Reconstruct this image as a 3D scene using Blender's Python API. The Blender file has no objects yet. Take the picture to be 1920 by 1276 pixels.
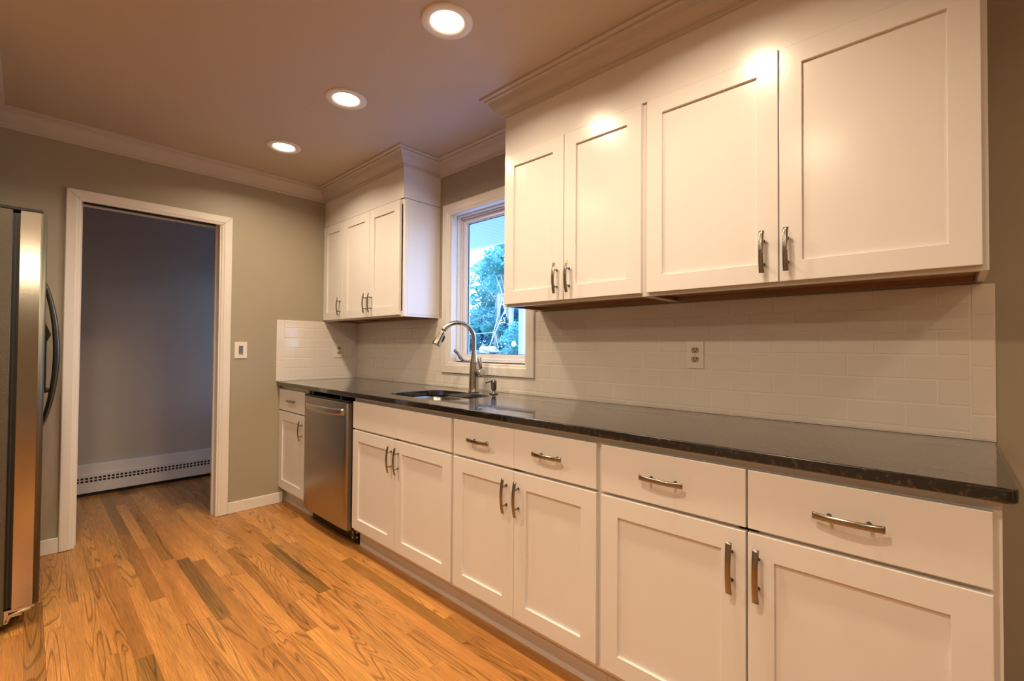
import bpy, bmesh, math, random
from mathutils import Vector, Matrix
random.seed(7)
S = bpy.context.scene
COL = S.collection
PI = math.pi
CEIL = 2.4386

# ------------------------------------------------------------------ materials
def mat(name):
    m = bpy.data.materials.new(name); m.use_nodes = True
    nt = m.node_tree; b = nt.nodes['Principled BSDF']
    return m, nt, b
def N(nt, t, **k):
    n = nt.nodes.new(t)
    for a, v in k.items():
        if a.startswith('i_'): n.inputs[a[2:].replace('_', ' ')].default_value = v
        else: setattr(n, a, v)
    return n
def L(nt, a, b): nt.links.new(a, b)
def math_(nt, op, a, b=None, c=None):
    n = nt.nodes.new('ShaderNodeMath'); n.operation = op
    for i, v in enumerate((a, b, c)):
        if v is None: continue
        if isinstance(v, (int, float)): n.inputs[i].default_value = v
        else: nt.links.new(v, n.inputs[i])
    return n.outputs[0]
def objcoord(nt):
    return N(nt, 'ShaderNodeTexCoord').outputs['Object']
def worldpos(nt):
    return N(nt, 'ShaderNodeNewGeometry').outputs['Position']
def paint(name, col, rough=.5, bump=.0, scale=300, spec=.5, coat=0, var=.02):
    m, nt, b = mat(name)
    b.inputs['Roughness'].default_value = rough
    b.inputs['Specular IOR Level'].default_value = spec
    b.inputs['Coat Weight'].default_value = coat
    nz = N(nt, 'ShaderNodeTexNoise', i_Scale=3.0, i_Detail=3.0); L(nt, worldpos(nt), nz.inputs['Vector'])
    mx = N(nt, 'ShaderNodeMix', data_type='RGBA')
    mx.inputs[6].default_value = tuple(c*(1-var) for c in col)+(1,)
    mx.inputs[7].default_value = tuple(min(1, c*(1+var)) for c in col)+(1,)
    L(nt, nz.outputs['Fac'], mx.inputs[0]); L(nt, mx.outputs[2], b.inputs['Base Color'])
    if bump:
        n2 = N(nt, 'ShaderNodeTexNoise', i_Scale=float(scale), i_Detail=2.0); L(nt, worldpos(nt), n2.inputs['Vector'])
        bp = N(nt, 'ShaderNodeBump', i_Strength=bump, i_Distance=.001); L(nt, n2.outputs['Fac'], bp.inputs['Height'])
        L(nt, bp.outputs[0], b.inputs['Normal'])
    return m
M = {}
M['cab'] = paint('cabinet_white_lacquer', (.80, .77, .765), .24, .03, 60)
M['trimw'] = paint('trim_white_paint', (.80, .76, .72), .3, .05, 90)
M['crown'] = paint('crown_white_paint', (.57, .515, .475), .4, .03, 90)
M['wall'] = paint('greige_wall_paint', (.385, .341, .262), .45, .12, 260)
M['hallwall'] = paint('hall_grey_wall_paint', (.47, .42, .35), .5, .12, 260)
M['ceil'] = paint('ceiling_paint', (.54, .45, .365), .6, .1, 200)
M['tile'] = paint('glazed_subway_tile', (.78, .73, .69), .10, .05, 14)
M['grout'] = paint('grout', (.80, .75, .68), .8, .2, 400)
M['plate'] = paint('white_plastic', (.82, .76, .70), .3)
M['recept'] = paint('almond_plastic', (.42, .36, .24), .35)
M['dark'] = paint('black_plastic', (.012, .012, .012), .4)
M['gask'] = paint('black_rubber', (.02, .019, .017), .45)
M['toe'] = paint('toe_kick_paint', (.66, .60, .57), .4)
M['vinyl'] = paint('white_vinyl_frame', (.80, .79, .82), .25)
M['heater'] = paint('heater_enamel', (.70, .68, .68), .35)
M['grey'] = paint('grey_plastic', (.16, .17, .19), .3)
M['extwhite'] = paint('white_exterior_paint', (.85, .88, .9), .5)
M['rock'] = paint('pale_stone', (.42, .44, .45), .8, .6, 20, var=.12)
M['rope'] = paint('pale_rope', (.85, .85, .82), .8)
M['rail'] = paint('weathered_rail', (.6, .65, .68), .7)

def metal(name, col, rough, aniso=0, brush=None, bump=.02):
    m, nt, b = mat(name)
    b.inputs['Base Color'].default_value = col+(1,)
    b.inputs['Metallic'].default_value = 1; b.inputs['Roughness'].default_value = rough
    if brush:
        mp = N(nt, 'ShaderNodeMapping'); mp.inputs['Scale'].default_value = brush
        L(nt, worldpos(nt), mp.inputs[0])
        nz = N(nt, 'ShaderNodeTexNoise', i_Scale=1.0, i_Detail=2.0); L(nt, mp.outputs[0], nz.inputs['Vector'])
        bp = N(nt, 'ShaderNodeBump', i_Strength=bump, i_Distance=.001); L(nt, nz.outputs['Fac'], bp.inputs['Height'])
        L(nt, bp.outputs[0], b.inputs['Normal'])
        r = N(nt, 'ShaderNodeMapRange'); r.inputs[3].default_value = rough*.85; r.inputs[4].default_value = rough*1.2
        L(nt, nz.outputs['Fac'], r.inputs[0]); L(nt, r.outputs[0], b.inputs['Roughness'])
    return m
M['steel'] = metal('brushed_stainless', (.60, .56, .53), .30, brush=(6, 6, 700), bump=.05)
M['steelv'] = metal('brushed_stainless_vertical', (.52, .48, .44), .38, brush=(500, 500, 4), bump=.05)
M['steelf'] = metal('fridge_door_steel', (.60, .55, .505), .15, brush=(6, 6, 500), bump=.012)
M['steeldw'] = metal('dishwasher_steel', (.42, .38, .345), .33, brush=(500, 500, 4), bump=.05)
M['edge'] = metal('satin_grey_edge', (.17, .165, .14), .5)
M['nickel'] = metal('satin_nickel', (.36, .32, .275), .22)
M['faucet'] = metal('spot_resist_stainless', (.52, .49, .46), .22)
M['chrome'] = metal('dark_chrome', (.30, .28, .27), .15)
M['sink'] = metal('sink_steel', (.62, .60, .58), .25, brush=(300, 20, 20), bump=.05)
M['hinge'] = metal('zinc_bracket', (.75, .70, .6), .4)
M['handlerefl'] = metal('steel_handle_dark_reflection', (.16, .15, .14), .25)  # stainless; the dark surroundings it reflects are put into the colour

def fridge_side():
    m, nt, b = mat('textured_grey_steel_side')
    b.inputs['Base Color'].default_value = (.155, .14, .11, 1)
    b.inputs['Metallic'].default_value = .6; b.inputs['Roughness'].default_value = .24
    v = N(nt, 'ShaderNodeTexVoronoi', i_Scale=330.0); L(nt, worldpos(nt), v.inputs['Vector'])
    bp = N(nt, 'ShaderNodeBump', i_Strength=.4, i_Distance=.002); L(nt, v.outputs['Distance'], bp.inputs['Height'])
    L(nt, bp.outputs[0], b.inputs['Normal']); return m
M['fside'] = fridge_side()

def granite():
    m, nt, b = mat('polished_dark_granite')
    b.inputs['Roughness'].default_value = .28; b.inputs['Coat Weight'].default_value = 1; b.inputs['Coat Roughness'].default_value = .015; b.inputs['Coat IOR'].default_value = 1.6; b.inputs['IOR'].default_value = 1.6
    b.inputs['Specular IOR Level'].default_value = .3
    p = worldpos(nt)
    n1 = N(nt, 'ShaderNodeTexNoise', i_Scale=60.0, i_Detail=5.0, i_Roughness=.7); L(nt, p, n1.inputs['Vector'])
    r1 = N(nt, 'ShaderNodeValToRGB'); e = r1.color_ramp.elements
    e[0].position = .54; e[0].color = (.003, .003, .004, 1); e[1].position = .72; e[1].color = (.12, .078, .045, 1)
    L(nt, n1.outputs['Fac'], r1.inputs[0])
    v = N(nt, 'ShaderNodeTexVoronoi', i_Scale=170.0); L(nt, p, v.inputs['Vector'])
    n2 = N(nt, 'ShaderNodeTexNoise', i_Scale=14.0, i_Detail=3.0); L(nt, p, n2.inputs['Vector'])
    f = math_(nt, 'MULTIPLY', math_(nt, 'LESS_THAN', v.outputs['Distance'], .22), math_(nt, 'GREATER_THAN', n2.outputs['Fac'], .58))
    mx = N(nt, 'ShaderNodeMix', data_type='RGBA'); L(nt, f, mx.inputs[0]); L(nt, r1.outputs[0], mx.inputs[6])
    mx.inputs[7].default_value = (.07, .068, .066, 1)
    L(nt, mx.outputs[2], b.inputs['Base Color'])
    return m
M['granite'] = granite()

def brownwood(name, c1, c2, sc=(2, 30, 30)):
    m, nt, b = mat(name)
    mp = N(nt, 'ShaderNodeMapping'); mp.inputs['Scale'].default_value = sc; L(nt, worldpos(nt), mp.inputs[0])
    nz = N(nt, 'ShaderNodeTexNoise', i_Scale=2.0, i_Detail=6.0, i_Distortion=.6); L(nt, mp.outputs[0], nz.inputs['Vector'])
    r = N(nt, 'ShaderNodeValToRGB'); r.color_ramp.elements[0].position = .3; r.color_ramp.elements[1].position = .7
    r.color_ramp.elements[0].color = c1+(1,); r.color_ramp.elements[1].color = c2+(1,)
    L(nt, nz.outputs['Fac'], r.inputs[0]); L(nt, r.outputs[0], b.inputs['Base Color'])
    b.inputs['Roughness'].default_value = .5
    return m
M['ply'] = brownwood('bare_plywood', (.24, .11, .04), (.40, .21, .09))
M['bark'] = brownwood('tree_bark', (.30, .30, .26), (.62, .60, .52), (6, 6, 1))

def floor_mat():
    m, nt, b = mat('oak_strip_floor')
    p = worldpos(nt)
    sx = N(nt, 'ShaderNodeSeparateXYZ'); L(nt, p, sx.inputs[0])
    x, y = sx.outputs[0], sx.outputs[1]
    W = .0572
    yr = math_(nt, 'DIVIDE', y, W); row = math_(nt, 'FLOOR', yr); fy = math_(nt, 'FRACT', yr)
    wn = N(nt, 'ShaderNodeTexWhiteNoise', noise_dimensions='1D'); L(nt, row, wn.inputs['W'])
    wn2 = N(nt, 'ShaderNodeTexWhiteNoise', noise_dimensions='1D'); L(nt, math_(nt, 'ADD', row, 71.3), wn2.inputs['W'])
    ln = math_(nt, 'ADD', .65, math_(nt, 'MULTIPLY', wn2.outputs['Value'], .65))
    xr = math_(nt, 'DIVIDE', math_(nt, 'ADD', x, math_(nt, 'MULTIPLY', wn.outputs['Value'], 9.0)), ln)
    ix = math_(nt, 'FLOOR', xr); fx = math_(nt, 'FRACT', xr)
    cid = N(nt, 'ShaderNodeCombineXYZ'); L(nt, row, cid.inputs[0]); L(nt, ix, cid.inputs[1])
    pid = N(nt, 'ShaderNodeTexWhiteNoise', noise_dimensions='3D'); L(nt, cid.outputs[0], pid.inputs['Vector'])
    pv = pid.outputs['Value']; pc = N(nt, 'ShaderNodeSeparateColor'); L(nt, pid.outputs['Color'], pc.inputs[0])
    # plank tint
    ramp = N(nt, 'ShaderNodeValToRGB'); cr = ramp.color_ramp; cr.interpolation = 'LINEAR'
    cols = [(0, (.27, .135, .036)), (.05, (.36, .175, .045)), (.14, (.46, .20, .052)), (.35, (.54, .235, .062)), (.62, (.60, .275, .074)), (.85, (.65, .31, .088)), (1, (.50, .205, .058))]
    cr.elements[0].position = 0; cr.elements[0].color = cols[0][1]+(1,)
    cr.elements[1].position = 1; cr.elements[1].color = cols[-1][1]+(1,)
    for q, c in cols[1:-1]:
        e = cr.elements.new(q); e.color = c+(1,)
    L(nt, pv, ramp.inputs[0])
    # grain coords: offset per plank
    def gv(ax, ay, k):
        c = N(nt, 'ShaderNodeCombineXYZ')
        L(nt, math_(nt, 'ADD', math_(nt, 'MULTIPLY', x, ax), math_(nt, 'MULTIPLY', pc.outputs[0], 37.0)), c.inputs[0])
        L(nt, math_(nt, 'MULTIPLY', y, ay), c.inputs[1])
        L(nt, math_(nt, 'ADD', math_(nt, 'MULTIPLY', pc.outputs[1], 53.0), k), c.inputs[2])
        return c.outputs[0]
    nA = N(nt, 'ShaderNodeTexNoise', i_Scale=1.0, i_Detail=1.5, i_Roughness=.45, i_Distortion=.35); L(nt, gv(.62, 9.5, 0), nA.inputs['Vector'])
    rings = math_(nt, 'FRACT', math_(nt, 'MULTIPLY', nA.outputs['Fac'], math_(nt, 'ADD', 14.0, math_(nt, 'MULTIPLY', pc.outputs[2], 24.0))))
    rr = N(nt, 'ShaderNodeValToRGB'); e = rr.color_ramp.elements
    e[0].position = 0; e[0].color = (1, 1, 1, 1); e[1].position = 1; e[1].color = (1, 1, 1, 1)
    q = e.new(.62); q.color = (.92, .92, .92, 1); q = e.new(.86); q.color = (.0, .0, .0, 1); q = e.new(.93); q.color = (.55, .55, .55, 1)
    L(nt, rings, rr.inputs[0])
    nB = N(nt, 'ShaderNodeTexNoise', i_Scale=1.0, i_Detail=5.0, i_Roughness=.65); L(nt, gv(9, 420, 5), nB.inputs['Vector'])
    nC = N(nt, 'ShaderNodeTexNoise', i_Scale=1.0, i_Detail=2.0); L(nt, gv(1.2, 14, 9), nC.inputs['Vector'])
    fb = N(nt, 'ShaderNodeMapRange'); fb.inputs[1].default_value = .35; fb.inputs[2].default_value = .65; fb.inputs[3].default_value = .62; fb.inputs[4].default_value = 1.1
    L(nt, nB.outputs['Fac'], fb.inputs[0])
    fc = N(nt, 'ShaderNodeMapRange'); fc.inputs[1].default_value = .3; fc.inputs[2].default_value = .7; fc.inputs[3].default_value = .78; fc.inputs[4].default_value = 1.16
    L(nt, nC.outputs['Fac'], fc.inputs[0])
    k = math_(nt, 'MULTIPLY', fb.outputs[0], fc.outputs[0])
    ringf = math_(nt, 'SUBTRACT', 1.0, math_(nt, 'MULTIPLY', math_(nt, 'SUBTRACT', 1.0, rr.outputs[0]), math_(nt, 'MULTIPLY', .52, math_(nt, 'GREATER_THAN', pc.outputs[1], .35))))
    k2 = math_(nt, 'MULTIPLY', k, ringf)
    # seams
    ey = math_(nt, 'MINIMUM', fy, math_(nt, 'SUBTRACT', 1.0, fy))
    ex = math_(nt, 'MULTIPLY', math_(nt, 'MINIMUM', fx, math_(nt, 'SUBTRACT', 1.0, fx)), ln)
    sy = math_(nt, 'LESS_THAN', ey, .008); sxx = math_(nt, 'LESS_THAN', ex, .0006)
    seam = math_(nt, 'SUBTRACT', 1.0, math_(nt, 'MULTIPLY', math_(nt, 'MAXIMUM', sy, sxx), .45))
    k3 = math_(nt, 'MULTIPLY', k2, seam)
    mx = N(nt, 'ShaderNodeVectorMath', operation='SCALE'); L(nt, ramp.outputs[0], mx.inputs[0]); L(nt, k3, mx.inputs['Scale'])
    # darker grain is redder-brown
    L(nt, mx.outputs[0], b.inputs['Base Color'])
    b.inputs['Roughness'].default_value = .30; b.inputs['Specular IOR Level'].default_value = .4
    bp = N(nt, 'ShaderNodeBump', i_Strength=.10, i_Distance=.001); L(nt, k3, bp.inputs['Height']); L(nt, bp.outputs[0], b.inputs['Normal'])
    return m
M['floor'] = floor_mat()

def emis(name, col, s):
    m, nt, b = mat(name)
    b.inputs['Base Color'].default_value = (.8, .8, .8, 1)
    b.inputs['Emission Color'].default_value = col+(1,); b.inputs['Emission Strength'].default_value = s
    return m
M['lens'] = emis('lamp_lens', (1, .86, .62), 9)

def glass():
    m, nt, b = mat('window_glass')
    nt.nodes.remove(b)
    t = N(nt, 'ShaderNodeBsdfTransparent'); t.inputs[0].default_value = (.93, .97, 1, 1)
    g = N(nt, 'ShaderNodeBsdfGlossy'); g.inputs['Roughness'].default_value = .02
    lw = N(nt, 'ShaderNodeLayerWeight', i_Blend=.5)
    fr = math_(nt, 'ADD', .02, math_(nt, 'MULTIPLY', .6, math_(nt, 'POWER', lw.outputs['Facing'], 5.0)))
    mx = N(nt, 'ShaderNodeMixShader'); L(nt, fr, mx.inputs[0]); L(nt, t.outputs[0], mx.inputs[1]); L(nt, g.outputs[0], mx.inputs[2])
    L(nt, mx.outputs[0], nt.nodes['Material Output'].inputs[0]); return m
M['glass'] = glass()

def leafmat(name, c1, c2):
    m, nt, b = mat(name)
    oi = N(nt, 'ShaderNodeTexNoise', i_Scale=2.2, i_Detail=4.0); L(nt, worldpos(nt), oi.inputs['Vector'])
    r = N(nt, 'ShaderNodeValToRGB'); r.color_ramp.elements[0].position = .35; r.color_ramp.elements[1].position = .65
    r.color_ramp.elements[0].color = c1+(1,); r.color_ramp.elements[1].color = c2+(1,)
    L(nt, oi.outputs['Fac'], r.inputs[0]); L(nt, r.outputs[0], b.inputs['Base Color'])
    b.inputs['Roughness'].default_value = .5
    tr = N(nt, 'ShaderNodeBsdfTranslucent'); L(nt, r.outputs[0], tr.inputs[0])
    mx = N(nt, 'ShaderNodeMixShader'); mx.inputs[0].default_value = .45
    L(nt, b.outputs[0], mx.inputs[1]); L(nt, tr.outputs[0], mx.inputs[2]); L(nt, mx.outputs[0], nt.nodes['Material Output'].inputs[0])
    return m
M['leafA'] = leafmat('teal_green_leaves', (.06, .30, .27), (.26, .58, .52))
M['leafB'] = leafmat('blue_green_leaves', (.03, .14, .21), (.10, .38, .40))
M['grass'] = paint('lawn', (.10, .20, .15), .8, .5, 30, var=.3)
M['soffit'] = None
def soffitmat():
    m, nt, b = mat('grooved_soffit_boards')
    sx = N(nt, 'ShaderNodeSeparateXYZ'); L(nt, worldpos(nt), sx.inputs[0])
    fx = math_(nt, 'FRACT', math_(nt, 'DIVIDE', sx.outputs[0], .1))
    g = math_(nt, 'LESS_THAN', fx, .1)
    mx = N(nt, 'ShaderNodeMix', data_type='RGBA'); L(nt, g, mx.inputs[0])
    mx.inputs[6].default_value = (.52, .62, .68, 1); mx.inputs[7].default_value = (.40, .48, .58, 1)
    L(nt, mx.outputs[2], b.inputs['Base Color']); b.inputs['Roughness'].default_value = .6
    return m
M['soffit'] = soffitmat()

# ------------------------------------------------------------------ mesh helpers
def box(bm, x0, x1, y0, y1, z0, z1, bev=0, seg=1):
    t = bmesh.new()
    v = [t.verts.new(p) for p in ((x0,y0,z0),(x1,y0,z0),(x1,y1,z0),(x0,y1,z0),(x0,y0,z1),(x1,y0,z1),(x1,y1,z1),(x0,y1,z1))]
    for f in ((0,3,2,1),(4,5,6,7),(0,1,5,4),(1,2,6,5),(2,3,7,6),(3,0,4,7)): t.faces.new([v[i] for i in f])
    if bev: bmesh.ops.bevel(t, geom=t.edges[:], offset=bev, segments=seg, affect='EDGES', profile=.5)
    merge(bm, t)
def merge(bm, t, mtx=None):
    if mtx is not None: bmesh.ops.transform(t, matrix=mtx, verts=t.verts[:])
    me = bpy.data.meshes.new('tmp'); t.to_mesh(me); t.free(); bm.from_mesh(me); bpy.data.meshes.remove(me)
def cyl(bm, p0, p1, r0, r1=None, n=24, cap=True):
    if r1 is None: r1 = r0
    tube(bm, [p0, p1], [r0, r1], n, cap)
def tube(bm, pts, rad, n=16, cap=True, flat=None):
    pts = [Vector(p) for p in pts]; rings = []
    up = None
    for i, p in enumerate(pts):
        d = (pts[min(i+1, len(pts)-1)]-pts[max(i-1, 0)]).normalized()
        if up is None:
            up = d.orthogonal().normalized() if flat is None else Vector(flat)
        u = (up-d*up.dot(d)).normalized(); w = d.cross(u); up = u
        r = rad[i] if isinstance(rad, (list, tuple)) else rad
        a, b = (r if isinstance(r, tuple) else (r, r))
        rings.append([bm.verts.new(p+u*math.cos(2*PI*k/n)*a+w*math.sin(2*PI*k/n)*b) for k in range(n)])
    for i in range(len(rings)-1):
        for k in range(n):
            f = bm.faces.new((rings[i][k], rings[i][(k+1) % n], rings[i+1][(k+1) % n], rings[i+1][k])); f.smooth = True
    if cap:
        bm.faces.new(rings[0][::-1]); bm.faces.new(rings[-1])
def lathe(bm, prof, c=(0,0,0), n=48, axis='z', cap=False):
    rings = []
    for r, z in prof:
        rings.append([bm.verts.new((c[0]+r*math.cos(2*PI*k/n), c[1]+r*math.sin(2*PI*k/n), c[2]+z)) for k in range(n)])
    for i in range(len(rings)-1):
        for k in range(n):
            f = bm.faces.new((rings[i][k], rings[i][(k+1) % n], rings[i+1][(k+1) % n], rings[i+1][k])); f.smooth = True
    if cap: bm.faces.new(rings[0][::-1]); bm.faces.new(rings[-1])
def obj(name, bm, m, parent=None, smooth_angle=None):
    me = bpy.data.meshes.new(name)
    bmesh.ops.recalc_face_normals(bm, faces=bm.faces[:])
    bm.to_mesh(me); bm.free()
    o = bpy.data.objects.new(name, me); COL.objects.link(o)
    for x in (m if isinstance(m, (list, tuple)) else [m]): me.materials.append(x)
    if parent is not None:
        o.parent = parent
        # geometry is authored in world space: cancel the parent chain's offset
        o.matrix_parent_inverse = wm(parent).inverted()
    return o
def wm(o):
    m = o.matrix_basis.copy()
    if o.parent is not None: m = wm(o.parent) @ o.matrix_parent_inverse @ m
    return m
def thing(name, label, cat, loc, group=None):
    o = bpy.data.objects.new(name, None); COL.objects.link(o); o.location = loc; o.empty_display_size = .05
    o['label'] = label; o['category'] = cat
    if group: o['group'] = group
    return o
def tag(o, label, cat, group=None):
    o['label'] = label; o['category'] = cat
    if group: o['group'] = group
    return o
def struct(name, bm, m, parent=None):
    o = obj(name, bm, m, parent)
    if parent is None: o['kind'] = 'structure'
    return o
def newb(): return bmesh.new()
def bx(name, dims, m, parent=None, bev=0, seg=1):
    b = newb(); box(b, *dims, bev=bev, seg=seg); return obj(name, b, m, parent)

# ------------------------------------------------------------------ room shell
YL = -2.15      # face of the wall above the fridge
YN = -3.8       # wall on the open side of the room
XE = 7.6        # wall behind the camera
# floor (kitchen + hallway)
b = newb(); box(b, -1.35, XE+.12, YN-.12, .12, -.05, 0); struct('floor', b, M['floor'])
b = newb(); box(b, -.12, XE+.12, YN-.12, .12, CEIL, CEIL+.05); struct('ceiling', b, M['ceil'])
b = newb(); box(b, -1.35, -.12, -3.2, .12, CEIL, CEIL+.05); struct('ceiling_hall', b, M['ceil'])
# window wall with opening
wx0, wx1, wz0, wz1 = 1.255, 1.97, 1.05, 2.085
b = newb()
box(b, -.12, wx0, 0, .12, 0, CEIL); box(b, wx1, XE+.12, 0, .12, 0, CEIL)
box(b, wx0, wx1, 0, .12, 0, wz0); box(b, wx0, wx1, 0, .12, wz1, CEIL)
struct('wall_right', b, M['wall'])
# far wall with doorway
dy0, dy1, dz = -1.765, -1.022, 2.047
b = newb()
box(b, -.12, 0, YN-.12, dy0, 0, CEIL); box(b, -.12, 0, dy1, 0, 0, CEIL); box(b, -.12, 0, dy0, dy1, dz, CEIL)
struct('wall_far', b, M['wall'])
# fridge alcove: bulkhead, side return, back; then the open side of the room
b = newb()
box(b, 0, 1.05, -2.95, YL, 1.86, CEIL)
box(b, .95, 1.05, YN-.12, YL, 0, 1.86); box(b, 0, .95, -2.95, -2.85, 0, 1.86)
box(b, .95, 1.05, YN-.12, -2.95, 1.86, CEIL)
box(b, 1.05, XE+.12, YN-.12, YN, 0, CEIL)
struct('wall_left', b, M['wall'])
b = newb(); box(b, XE, XE+.12, YN, 0, 0, CEIL); struct('wall_near', b, M['wall'])
# hallway shell, with an added unseen window for daylight in its right-hand end
b = newb()
box(b, -1.35, -1.23, -3.2, .12, 0, CEIL)
box(b, -1.23, -.12, -3.2, -3.1, 0, CEIL)
box(b, -1.23, -1.02, 0, .12, 0, CEIL); box(b, -.38, -.12, 0, .12, 0, CEIL)
box(b, -1.02, -.38, 0, .12, 0, .75); box(b, -1.02, -.38, 0, .12, 1.95, CEIL)
struct('wall_hall', b, M['hallwall'])
b = newb()
box(b, -1.02, -.38, .03, .09, .75, .79); box(b, -1.02, -.38, .03, .09, 1.91, 1.95)
box(b, -1.02, -.98, .03, .09, .79, 1.91); box(b, -.42, -.38, .03, .09, .79, 1.91)
w2 = struct('added_window_2', b, M['vinyl'])  # unseen window, added to bring bluish daylight into the hall
b = newb(); box(b, -.98, -.42, .058, .062, .79, 1.91); obj('pane', b, M['glass'], w2)

# crown moulding all round the ceiling, mitred
CAR = -.295
prof = [(0,-.095),(.007,-.095),(.010,-.088),(.017,-.086),(.017,-.078),(.022,-.072),(.030,-.067),(.042,-.058),(.052,-.047),(.060,-.034),(.066,-.026),(.072,-.022),(.078,-.021),(.078,-.014),(.088,-.012),(.095,-.008),(.095,0)]
def sweep(bm, path, prof, z, closed=True):
    n = len(path); P = [Vector(p) for p in path]; rows = []
    for i in range(n):
        a, c, d = P[i-1], P[i], P[(i+1) % n]
        e1 = (c-a).normalized(); e2 = (d-c).normalized()
        if not closed and i == 0: e1 = e2
        if not closed and i == n-1: e2 = e1
        n1 = Vector((e1.y, -e1.x)); n2 = Vector((e2.y, -e2.x))
        m = (n1+n2); m = m/(m.dot(n1))
        rows.append([bm.verts.new((c.x+m.x*q, c.y+m.y*q, z+h)) for q, h in prof])
    for i in range(n if closed else n-1):
        r0, r1 = rows[i], rows[(i+1) % n]
        for k in range(len(prof)-1): bm.faces.new((r0[k], r1[k], r1[k+1], r0[k+1]))
UX0, UX1, UX2, UX3 = 0.0, 1.137, 2.053, 3.76
path = [(0,YL),(0,CAR),(UX1,CAR),(UX1,0),(UX2,0),(UX2,CAR),(UX3,CAR),(UX3,0),(XE,0),(XE,YN),(1.05,YN),(1.05,YL)]
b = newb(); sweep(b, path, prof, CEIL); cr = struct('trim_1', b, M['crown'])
# white boxed-in panels between the wall cabinets and the ceiling
b = newb(); box(b, 0, UX1, CAR, 0, 2.146, CEIL); struct('trim_2', b, M['cab'])
b = newb(); box(b, UX2, UX3, CAR, 0, 2.148, CEIL); struct('trim_3', b, M['cab'])
# baseboards
def base_run(name, dims):
    b = newb(); box(b, *dims, bev=.003); struct(name, b, M['trimw'])
base_run('baseboard_far', (0, .014, -.966, -.60, 0, .078))
base_run('baseboard_left', (0, .014, YL, -1.814, 0, .085))
base_run('baseboard_right', (3.78, XE, -.014, 0, 0, .085))
base_run('baseboard_near', (XE-.014, XE, YN, -.014, 0, .085))

# doorway casing and jamb
def casing_frame(bm, u0, u1, v0, v1, w, t, place, bottom=False, edge=.004):
    # profile across the casing width: outer edge -> inner edge; place(u,v,h) maps to world
    pr = [(0, 0), (0, t-edge), (edge, t), (w*.70, t), (w*.78, t*.80), (w*.93, t*.72), (w, t*.55), (w, 0)]
    loops = []
    for q, h in pr:
        if bottom: pts = [(u0+q, v0+q), (u0+q, v1-q), (u1-q, v1-q), (u1-q, v0+q)]
        else: pts = [(u0+q, v0), (u0+q, v1-q), (u1-q, v1-q), (u1-q, v0)]
        loops.append([bm.verts.new(place(u, v, h)) for u, v in pts])
    n = 4
    for i in range(len(loops)-1):
        for k in range(n if bottom else n-1):
            bm.faces.new((loops[i][k], loops[i][(k+1) % n], loops[i+1][(k+1) % n], loops[i+1][k]))
    if not bottom:
        bm.faces.new([l[0] for l in loops]); bm.faces.new([l[3] for l in loops][::-1])
b = newb()
casing_frame(b, -1.8138, -.966, 0.004, 2.0837, .064, .018, lambda u, v, h: (h, u, v))
d1 = struct('door_1', b, M['trimw'])
b = newb()
box(b, -.125, .006, dy0, dy0+.018, 0.0, dz); box(b, -.125, .006, dy1-.018, dy1, 0.0, dz)
box(b, -.125, .006, dy0+.018, dy1-.018, dz-.018, dz)
# stops, with the open track groove in the head
box(b, -.07, -.058, dy0+.018, dy0+.028, 0, dz-.018); box(b, -.07, -.058, dy1-.028, dy1-.018, 0, dz-.018)
box(b, -.10, -.085, dy0+.018, dy1-.018, dz-.034, dz-.018)
obj('jamb', b, M['trimw'], d1)
bx('track', (-.072, -.040, dy0+.03, dy1-.03, dz-.027, dz-.0185), M['dark'], d1)
b = newb()
casing_frame(b, -1.8138, -.966, 0.0, 2.0837, .064, .018, lambda u, v, h: (-.12-h, u, v))
obj('hall_casing', b, M['trimw'], d1)
# fine dark joint where the casing mitres have opened
b = newb()
for (ya, za, yb, zb) in ((-1.8118, 2.0815, -1.752, 2.0215), (-.968, 2.0815, -1.0275, 2.0215)):
    tube(b, [(.0181, ya, za), (.0181, (ya+yb)/2, (za+zb)/2), (.0165, yb, zb)], .0007, 6)
obj('mitre_joint', b, M['gask'], d1)

# baseboard heater in the hall
hx = -1.23
t = thing('baseboard_heater', 'long white metal baseboard heater with square grille holes along the hall wall', 'heater', (hx+.03, -1.2, 0))
b = newb()
hy0, hy1 = -2.6, -.05
box(b, hx, hx+.045, hy0, hy1, .165, .245, bev=.003)          # top cover
def gridcover(bm, x, ya, yb, z0, z1):
    pitch = .0262; hole = .0175; n = int((yb-ya)/pitch)
    rows = [(.133, .148), (.111, .126)]
    zs = [z0, rows[1][0], rows[1][1], rows[0][0], rows[0][1], z1]
    for j in range(5):
        if j in (1, 3):
            for i in range(n+1):
                y0 = ya+i*pitch; 
                a = y0-(pitch-hole)/2; c = y0+(pitch-hole)/2
                box(bm, x-.002, x, a, c, zs[j], zs[j+1])
        else: box(bm, x-.002, x, ya, yb, zs[j], zs[j+1])
gridcover(b, hx+.058, hy0, hy1, .03, .165)
box(b, hx+.04, hx+.058, hy0, hy1, .1655, .168)
obj('cover', b, M['heater'], t)
bx('element', (hx+.008, hx+.050, hy0, hy1, .035, .160), M['dark'], t)
bx('base_shadow', (hx+.002, hx+.035, hy0, hy1, 0, .034), M['dark'], t)  # black block stands in for the shadow below the heater cover

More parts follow.
